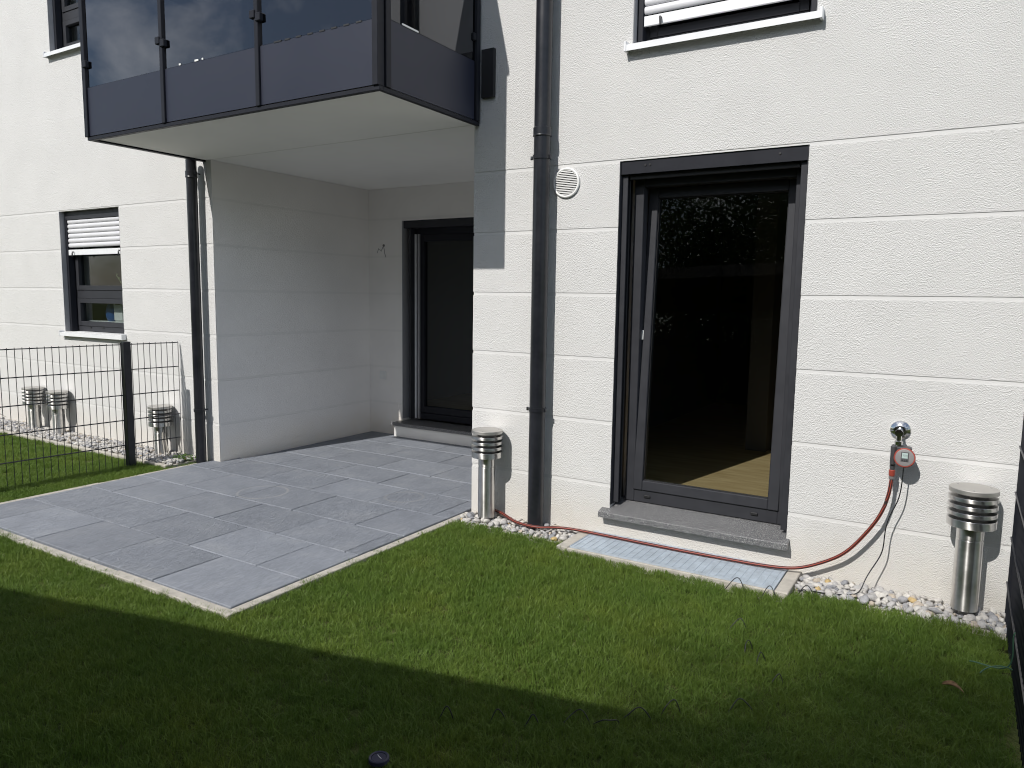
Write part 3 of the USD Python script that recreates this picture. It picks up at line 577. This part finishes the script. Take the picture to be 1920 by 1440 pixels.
obj(tm, 'connector', [lathe([(0, .725), (.012, .725), (.014, .74), (.014, .756), (0, .756)], (-.279, -.085, 0), 18)], M['timer_dark'], smooth=40)
obj(tm, 'hose_coupling', [lathe([(0, .690), (.013, .690), (.016, .697), (.016, .722), (.013, .7255), (0, .7255)], (-.279, -.085, 0), 18)], M['orange'], smooth=40, label='orange hose coupling')
obj(tm, 'collar', lathe([(0, .672), (.012, .672), (.015, .677), (.015, .688), (0, .6895)], (-.279, -.085, 0), 18), M['timer_grey'], smooth=40)

hp = [(-.279, -.085, .675), (-.285, -.088, .60), (-.315, -.09, .48), (-.40, -.085, .325), (-.50, -.075, .20), (-.61, -.07, .125), (-.73, -.075, .072), (-.86, -.085, .053), (-1.05, -.092, .0478), (-1.39, -.10, .0472), (-1.755, -.098, .0472), (-2.05, -.095, .0475), (-2.20, -.10, .048), (-2.33, -.13, .046), (-2.43, -.178, .042), (-2.53, -.182, .042), (-2.62, -.165, .044), (-2.75, -.09, .048), (-2.87, -.04, .055), (-3.02, -.03, .045)]
hs = thing('garden_hose', 'red-brown striped garden hose from the timer along the grating to the bollard light', 'hose', (-1.4, -.08, 0))
path = spline(hp, 150)
hb = obj(hs, 'hose_body', tube(path, .0095, 12), M['hose_dark'], smooth=True)
T = np.gradient(path, axis=0); T /= np.linalg.norm(T, axis=1, keepdims=True)
N1 = np.cross(T, [0.25, 0, 1.0]); N1 /= np.linalg.norm(N1, axis=1, keepdims=True); N2 = np.cross(N1, T)
for ang in (.35, 1.6, 2.85, 4.1, 5.35):
    obj(hb, 'stripe', tube(path + .0072 * (math.cos(ang) * N1 + math.sin(ang) * N2), .0031, 6), M['hose'], smooth=True)

cb = thing('black_cable', 'thin black cable from the watering timer over the pebbles and through the lawn', 'cable', (-.3, -.1, 0))
c1 = spline([(-.222, -.115, .752), (-.226, -.11, .66), (-.240, -.10, .56), (-.275, -.10, .46), (-.29, -.105, .36), (-.298, -.10, .26), (-.335, -.11, .17), (-.37, -.15, .09), (-.395, -.19, .035), (-.45, -.225, .022), (-.53, -.25, .018), (-.62, -.275, .022)], 90)
obj(cb, 'cable', tube(c1, .0033, 6), M['cable'], smooth=True)
def loop(a, b, h, n=18, bend=0.0):
    a, b = np.array(a), np.array(b); d = b - a; s = np.array((-d[1], d[0])); t = np.linspace(0, 1, n)
    xy = a + t[:, None] * d + (np.sin(t * math.pi) * bend)[:, None] * s
    return tube(np.c_[xy, -.02 + (h * .5 + .02) * np.sin(t ** 1.3 * math.pi) ** .8 + .004 * np.sin(t * 9 + a[0] * 40)], .0024, 6)
rl = [((-.70, -.30), (-.62, -.28), .035, .2), ((-.70, -.30), (-.60, -.29), .10, .1), ((-.86, -.47), (-.77, -.455), .12, .3), ((-1.06, -.47), (-.94, -.455), .15, .1), ((-.90, -.93), (-.82, -.90), .070, .2), ((-.77, -1.14), (-.75, -1.08), .055, .2), ((-.70, -1.22), (-.67, -1.17), .050, .1),
      ((-.60, -1.36), (-.56, -1.33), .04, .1), ((-.70, -1.68), (-.62, -1.62), .035, .2), ((-.92, -1.85), (-.86, -1.80), .07, .1), ((-1.04, -1.97), (-.94, -1.91), .045, .1), ((-1.13, -2.06), (-1.04, -2.00), .030, -.3), ((-1.22, -2.12), (-1.13, -2.07), .045, .3), ((-1.34, -2.22), (-1.29, -2.19), .04, .2), ((-1.47, -2.27), (-1.42, -2.23), .055, .1), ((-1.65, -2.36), (-1.60, -2.33), .055, .1)]
for a, b, h, be in rl: obj(cb, 'cable_loop', loop(a, b, h, bend=be), M['cable'], smooth=True)

# ------------------------------------------------------------------ double rod fences
def rod_fence(name, label, x, ya, yb, ztop, posts, each, group=None, skew=0.0):
    t = thing(name, label, 'fence', (x, ya, 0), group)
    if skew: UsdGeom.Xformable(stage.GetPrimAtPath(t)).AddRotateZOp().Set(skew)
    n = int(abs(yb - ya) / .0575); rods = []
    for i in range(n + 1):
        y = ya + (yb - ya) * i / n; rods.append(cyl((x, y, -.015), (x, y, ztop + .012), .0028, 6))
    levels_ = [ztop - .2385 * k for k in range(int((ztop + .05) / .2385) + 1)]
    rails = [[cyl((x - .0068, ya - .01, z), (x - .0068, yb + .01, z), .0042, 6), cyl((x + .0068, ya - .01, z), (x + .0068, yb + .01, z), .0042, 6)] for z in levels_]
    if each:
        for r_ in rods: obj(t, 'rod', r_, M['fence'])
        for r_ in rails: obj(t, 'double_rail', r_, M['fence'])
    else:
        obj(t, 'rods', rods, M['pipe'], kind='stuff'); obj(t, 'double_rails', [m for r_ in rails for m in r_], M['pipe'], kind='stuff')
    for y in posts:
        s = 1
        po = obj(t, 'post', bx(x + s * .010, x + s * .062, y - .034, y + .034, -.1, ztop + .03, .004), M['pipe'])
        if x > 0: continue
        obj(po, 'cover_strip', bx(x - s * .018, x - s * .009, y - .028, y + .028, -.02, ztop + .02, .002), M['pipe'])
        for z in (.3, .8): obj(po, 'bolt', cyl((x - s * .024, y, z), (x - s * .0185, y, z), .007, 8), M['black'])
    return t
rod_fence('rod_fence', 'low dark double rod fence at the left edge of the patio, by the short downpipe', -6.66, -.02, -5.2, 1.142, (-.55, -3.07), True, skew=-4.6)
rod_fence('rod_fence', 'dark double rod fence at the right edge, beside a bollard light', .292, -.045, -4.2, 1.155, (-.42, -2.94), True)

# ------------------------------------------------------------------ small things
t = thing('lawn_sprinkler_cap', 'round blue-black plastic cap lying in the shaded grass at the bottom edge', 'cap', (-1.655, -2.70, 0))
obj(t, 'rim', lathe([(.028, .0), (.036, .0), (.036, .014), (.033, .017), (.028, .014)], (-1.655, -2.70, -.006), 32), M['darkblue'], smooth=40)
obj(t, 'lid', disc((-1.655, -2.70), -.004, .0075, .0275), M['darkblue'], smooth=40)
a = np.array((-1.668, -2.692, .0082)); obj(t, 'mark', tube([a, a + (.012, -.006, 0), a + (.026, -.010, 0)], .0012, 5), M['white'])
t = thing('dry_leaf', 'curled brown dry leaf lying in the dark grass near the right fence', 'leaf', (.11, -1.06, .03))
lf = []
for k in range(4):
    q = np.linspace(0, 1, 7) * (1 - .17 * k); P = np.c_[.06 + .09 * q * math.cos(k * .12 - .5) - .03, -1.06 + .05 * q * math.sin(k * .22 - .7) - .006 * k * q * q, .028 + .018 * np.sin(q * 3) + .003 * k]
    lf.append(tube(P, (.0026 if k else .006) * np.sin(np.linspace(.15, 3.0, 7)) + .0004, 5))
obj(t, 'blade', lf, M['straw'], smooth=True)
t = thing('green_twine', 'loose green twine tied at the foot of the right fence', 'twine', (.25, -.8, 0))
obj(t, 'strand', [tube(spline([(.285, -.80, .22), (.283, -.80, .10), (.265, -.79, .05), (.21, -.78, .035), (.13, -.76, .03)], 30), .003, 5), tube(spline([(.288, -.80, .05), (.25, -.81, .06), (.20, -.82, .045), (.17, -.84, .02)], 20), .003, 5)], M['green_wire'], smooth=True)
# things on the inner sill of the left window
t = thing('canister', 'white canister standing behind the lower pane of the left window', 'canister', (-8.0, .30, 1.24))
obj(t, 'body', bx(-8.18, -7.99, .225, .31, 1.30, 1.53, .02), M['white']); obj(t, 'grip', bx(-8.13, -8.04, .222, .2245, 1.488, 1.502, .001), M['timer_grey'])
t = thing('plastic_bag', 'blue plastic bag next to the white canister behind the left window', 'bag', (-8.3, .28, 1.3))
mb = trimesh.creation.icosphere(subdivisions=3); v = np.array(mb.vertices); v *= (1 + .18 * meshkit.noise(v * 2.5, 3)[:, None]) if np.ndim(meshkit.noise(v * 2.5, 3)) == 1 else 1; mb.vertices = v * (.085, .04, .10) + (-8.29, .27, 1.39)
obj(t, 'bag', mb, M['blue'], smooth=True)
t = thing('window_shelf', 'inner window board of the left window', 'shelf', (-8.2, .3, 1.28)); obj(t, 'board', bx(WL[0] + .01, WL[1] - .01, .205, .36, 1.275, 1.298, .004), M['white'])
t = thing('house_plant', 'thin trailing plant behind the upper pane of the left window', 'plant', (-7.95, .28, 1.66))
obj(t, 'pot', lathe([(0, 1.30), (.05, 1.30), (.065, 1.42), (.06, 1.42), (0, 1.41)], (-7.86, .29, 0), 20), M['white'], smooth=40)
st = []
for k in range(9):
    q = np.linspace(0, 1, 10); dxk = -.30 + .06 * k + .02 * math.sin(k * 7)
    st.append(tube(np.c_[-7.86 + dxk * q, .285 + .02 * np.sin(q * 4 + k) * q, 1.42 + .40 * q - .16 * q ** 2 * (k % 3)], .0028, 5))
    for j in range(4, 10): st.append(trimesh.creation.icosphere(subdivisions=1, radius=.011).apply_scale((1.2, .3, .7)).apply_translation((-7.86 + dxk * j / 9, .28, 1.43 + .40 * j / 9 - .16 * (j / 9) ** 2 * (k % 3))))
obj(t, 'stems', st, plain('plant_pale_green', (0.22, 0.28, 0.14), 0.6), smooth=True)
# weeds at the foot of the short downpipe, and dry twigs at the far left
q = np.random.default_rng(3); wl = []
for i in range(170):
    c = np.array((-6.46 + q.normal(0, .055), -.14 + q.normal(0, .05), abs(q.normal(.022, .018)))); a = q.uniform(0, 6.28); s = q.uniform(.010, .020)
    u = np.array((math.cos(a), math.sin(a), q.uniform(-.3, .5))) * s; w = np.array((-math.sin(a), math.cos(a), 0)) * s * .55
    wl.append(trimesh.Trimesh([c - u, c + w, c + u, c - w, c + (0, 0, .003)], [(0, 1, 4), (1, 2, 4), (2, 3, 4), (3, 0, 4)], process=False))
t = thing('weeds', 'bright green weeds at the foot of the short downpipe beside the fence', 'weeds', (-6.46, -.14, 0))
M['weed'] = leafy('weed_leaves', (0.08, 0.16, 0.02), (0.12, 0.22, 0.03), (0.16, 0.27, 0.05), (0.2, 0.3, 0.06), 0.35)
obj(t, 'leaves', wl, M['weed'])
t = thing('dry_shrub', 'bare brown twigs of a small shrub at the left picture edge by the wall', 'shrub', (-10.1, -.45, 0)); tw = []
for i in range(26):
    a = q.uniform(-2.9, .7); L = q.uniform(.25, .62); z = q.uniform(.05, .30); s_ = np.linspace(0, 1, 8)
    tw.append(tube(np.c_[-10.1 + L * s_ * math.cos(a) + .02 * np.sin(s_ * 9 + i), -.38 + .25 * L * s_ * math.sin(a), .02 + z * np.sin(s_ * 2.2)], .0045 - .003 * s_, 5))
obj(t, 'twigs', tw, M['bark'], smooth=True)

# ------------------------------------------------------------------ grass
lawn_poly = sbox(-13.0, -4.9, 0.29, .0).difference(unary_union([patio_poly.buffer(-.008), well_poly.buffer(-.006)] + [gravel[k].buffer(.02 if k != 'left' else .045) for k in gravel]))
def frustum(x, y, m=0.06):
    d = np.array([x, y, .0]) - CP; zc = d @ CF
    if zc < .3: return False
    return abs(d @ CR / zc) < 960 / 1383.25 + m and -(d @ CU) / zc < 720 / 1383.25 + m
def tuft(seed, size, n, hmean, seg=3):
    r = np.random.default_rng(seed); V, F = [], []
    for i in range(n):
        b = np.array((r.uniform(-size, size) / 2, r.uniform(-size, size) / 2, 0)); h = hmean * .74 * float(np.clip(r.normal(1, .34), .3, 2.1)); a = r.uniform(0, 6.283)
        lean = abs(r.normal(0, .55)) * h; d = np.array((math.cos(a), math.sin(a), 0)); w = r.uniform(.0009, .0015) if r.random() < .85 else r.uniform(.0015, .0020); tw = r.uniform(0, 3.14)
        s = np.array((math.cos(tw), math.sin(tw), 0)); k0 = len(V)
        for j in range(seg):
            t_ = j / seg; c = b + d * lean * t_ ** 1.8 + np.array((0, 0, h * t_ * (1 - .18 * t_))); ww = w * (1 - .45 * t_)
            V += [c - s * ww, c + s * ww]
        V.append(b + d * lean + np.array((0, 0, h * .80)))
        for j in range(seg - 1):
            q_ = k0 + 2 * j; F += [(q_, q_ + 1, q_ + 3), (q_, q_ + 3, q_ + 2)]
        F.append((k0 + 2 * seg - 2, k0 + 2 * seg - 1, k0 + 2 * seg))
    return trimesh.Trimesh(np.array(V), np.array(F), process=False)
gr = UsdGeom.PointInstancer.Define(stage, '/World/grass')
tag(gr.GetPrim(), kind='stuff', label='short mown green lawn grass in front of the building', category='grass')
UsdGeom.Scope.Define(stage, '/World/grass/prototypes')
NP = 8
for i in range(NP):
    usdkit.mesh(stage, f'/World/grass/prototypes/tuft_{i:03d}', tuft(40 + i, .085, 150, .040 if i < 6 else .050), M['grass'])
gr.CreatePrototypesRel().SetTargets([f'/World/grass/prototypes/tuft_{i:03d}' for i in range(NP)])
pp = prep(lawn_poly); pts, idx, ori, scl = [], [], [], []
q = np.random.default_rng(17); step = .058
fq = lambda x, y: .5 + .5 * math.sin(x * 2.1 + 1.3 * math.sin(y * 1.7)) * math.sin(y * 2.7 + x)
for gx in np.arange(-13.0, .29, step):
    for gy in np.arange(-4.9, .0, step):
        x, y = gx + q.uniform(-.024, .024), gy + q.uniform(-.024, .024)
        if not frustum(x, y) or not pp.contains(Point(x, y)): continue
        if x < -7.2 and q.random() < .35: continue
        rise = .026 * min(1, max(0, (y + 1.3) / .85)) if -3.05 < x < .29 else 0
        pts.append((x, y, -.031 + rise)); idx.append(int(q.integers(NP))); a = q.uniform(0, math.pi)
        ori.append(Gf.Quath(float(math.cos(a)), 0, 0, float(math.sin(a)))); s = q.uniform(.85, 1.15); scl.append((s, s, q.uniform(.75, 1.15) * (.85 + .3 * fq(x, y))))
gr.CreatePositionsAttr(Vt.Vec3fArray([Gf.Vec3f(*map(float, p_)) for p_ in pts])); gr.CreateProtoIndicesAttr(Vt.IntArray(idx))
gr.CreateOrientationsAttr(Vt.QuathArray(ori)); gr.CreateScalesAttr(Vt.Vec3fArray([Gf.Vec3f(*map(float, s)) for s in scl]))
print('grass tufts', len(pts))

# ------------------------------------------------------------------ behind the viewer: canopy that shades the near lawn, trees, garden fence
t = thing('patio_canopy', 'dark flat canopy on posts over the opposite terrace', 'canopy', (-3, -7, 0))
zc = 2.75; k = zc / 1.002
def edge(x): return -1.986 + .2197 * (x + .222 * k + 1.358) - 1.051 * k
cp = Polygon([(-12, edge(-12)), (2.2, edge(2.2)), (2.9, edge(2.2) - 4.2), (-11.3, edge(-12) - 4.2)])
obj(t, 'roof_slab', slab_xy(cp, zc - .16, zc), M['canopy'])
for (x, dy) in ((-11.5, .3), (-6.5, .3), (1.8, .3), (-6.0, 3.9), (1.8, 3.9)):
    obj(t, 'post', bx(x - .06, x + .06, edge(x) - dy - .06, edge(x) - dy + .06, -.05, zc - .161, .004), M['anthracite'])
def tree(name, label, x, y, h, cr, cz, n, seed, rz=None, cry=None, lf=1.0):
    r = np.random.default_rng(seed); t = thing(name, label, 'tree', (x, y, 0), 'trees behind the viewer'); rz = rz or cr; cry = cry or cr
    tr = [tube(np.c_[x + .05 * np.sin(np.linspace(0, 3, 8)), y + .05 * np.cos(np.linspace(0, 4, 8)), np.linspace(-.1, cz, 8)], np.linspace(.14, .05, 8), 8)]
    for i in range(9):
        a = r.uniform(0, 6.28); z0 = cz - rz * r.uniform(.2, .9); L = cr * r.uniform(.5, .9)
        tr.append(tube([(x, y, max(.6, z0)), (x + .5 * L * math.cos(a), y + .5 * L * math.sin(a), z0 + .25 * rz), (x + L * math.cos(a), y + L * math.sin(a), z0 + .6 * rz)], [.045, .03, .01], 6))
    obj(t, 'trunk', tr, M['bark'], smooth=True)
    cl = r.normal(size=(26, 3)); cl /= np.linalg.norm(cl, axis=1, keepdims=True); cl *= r.uniform(.35, .95, (26, 1)); cl = cl * (cr, cry, rz) + (x, y, cz)
    C = cl[r.integers(26, size=n)] + r.normal(size=(n, 3)) * (.24 * cr, .24 * cry, .24 * rz)
    u = r.normal(size=(n, 3)); u /= np.linalg.norm(u, axis=1, keepdims=True); w = np.cross(u, r.normal(size=(n, 3))); w /= np.linalg.norm(w, axis=1, keepdims=True); s = r.uniform(.04, .075, (n, 1)) * (.8 + .1 * cr) * lf
    V = np.stack([C - u * s, C + w * s * .5, C + u * s, C - w * s * .5], 1).reshape(-1, 3); b = np.arange(n) * 4
    F = np.concatenate([np.c_[b, b + 1, b + 2], np.c_[b, b + 2, b + 3]])
    obj(t, 'crown', trimesh.Trimesh(V, F, process=False), M['leaf'])
tree('garden_tree', 'very tall leafy tree far behind the canopy', -3.15, -21.15, 19, 1.80, 17.0, 42000, 3, 2.75, 1.5, .9)
for i, (x, y, cr, cz) in enumerate([(-3.2, -12.5, 2.0, 3.4), (-6.4, -13.5, 2.3, 3.8), (-10.5, -12.5, 2.3, 3.9), (1.2, -13.0, 2.2, 3.6), (5.0, -12.5, 2.4, 3.9), (-15, -14, 2.6, 4.2), (-4.9, -16.5, 2.4, 4.6), (-1.0, -17.0, 2.6, 4.8), (9, -14, 2.5, 4.0), (-3.2, -19, 2.7, 6.2), (-7.0, -19.5, 2.8, 6.4), (-10.5, -18.5, 2.7, 6.0)]):
    tree('garden_tree', ['leafy tree left of centre behind the canopy', 'broad leafy tree farther left behind the canopy', 'leafy tree near the left end of the canopy', 'leafy tree behind the right end of the canopy', 'leafy tree right of the canopy', 'leafy tree beyond the left end of the canopy', 'tall tree in the second row on the left', 'tall tree in the second row on the right', 'leafy tree farthest right of the canopy', 'tallest tree in the third row, right', 'tallest tree in the third row, middle', 'tallest tree in the third row, left'][i], x, y, cz + 2, cr, cz, 16000, 60 + i, cr * 1.1, None, .95)
rodf = thing('garden_fence', 'long dark garden fence at the back of the opposite garden', 'fence', (-3, -10.6, 0))
obj(rodf, 'rods', [bx(x - .004, x + .004, -10.604, -10.596, 0, 1.3) for x in np.arange(-12, 6, .06)], M['pipe'], kind='stuff')
obj(rodf, 'rails', [bx(-12, 6, -10.61, -10.605, z, z + .012) for z in np.arange(.05, 1.3, .24)], M['pipe'], kind='stuff')

hd = thing('garden_hedge', 'dense dark hedge in front of the back fence', 'hedge', (-3, -9.6, 0))
r = np.random.default_rng(77); n = 80000
C = np.c_[r.uniform(-22, 5, n), -9.6 + r.normal(0, .18, n), 2.3 * r.beta(1.1, .9, n) + r.normal(0, .05, n)]
u = r.normal(size=(n, 3)); u /= np.linalg.norm(u, axis=1, keepdims=True); w = np.cross(u, r.normal(size=(n, 3))); w /= np.linalg.norm(w, axis=1, keepdims=True); q_ = r.uniform(.03, .05, (n, 1))
V = np.stack([C - u * q_, C + w * q_ * .6, C + u * q_, C - w * q_ * .6], 1).reshape(-1, 3); b = np.arange(n) * 4
obj(hd, 'foliage', trimesh.Trimesh(V, np.concatenate([np.c_[b, b + 1, b + 2], np.c_[b, b + 2, b + 3]]), process=False), M['hedge'])
obj(hd, 'twig_core', bx(-22, 5, -9.72, -9.52, -.05, 2.0), M['bark'])
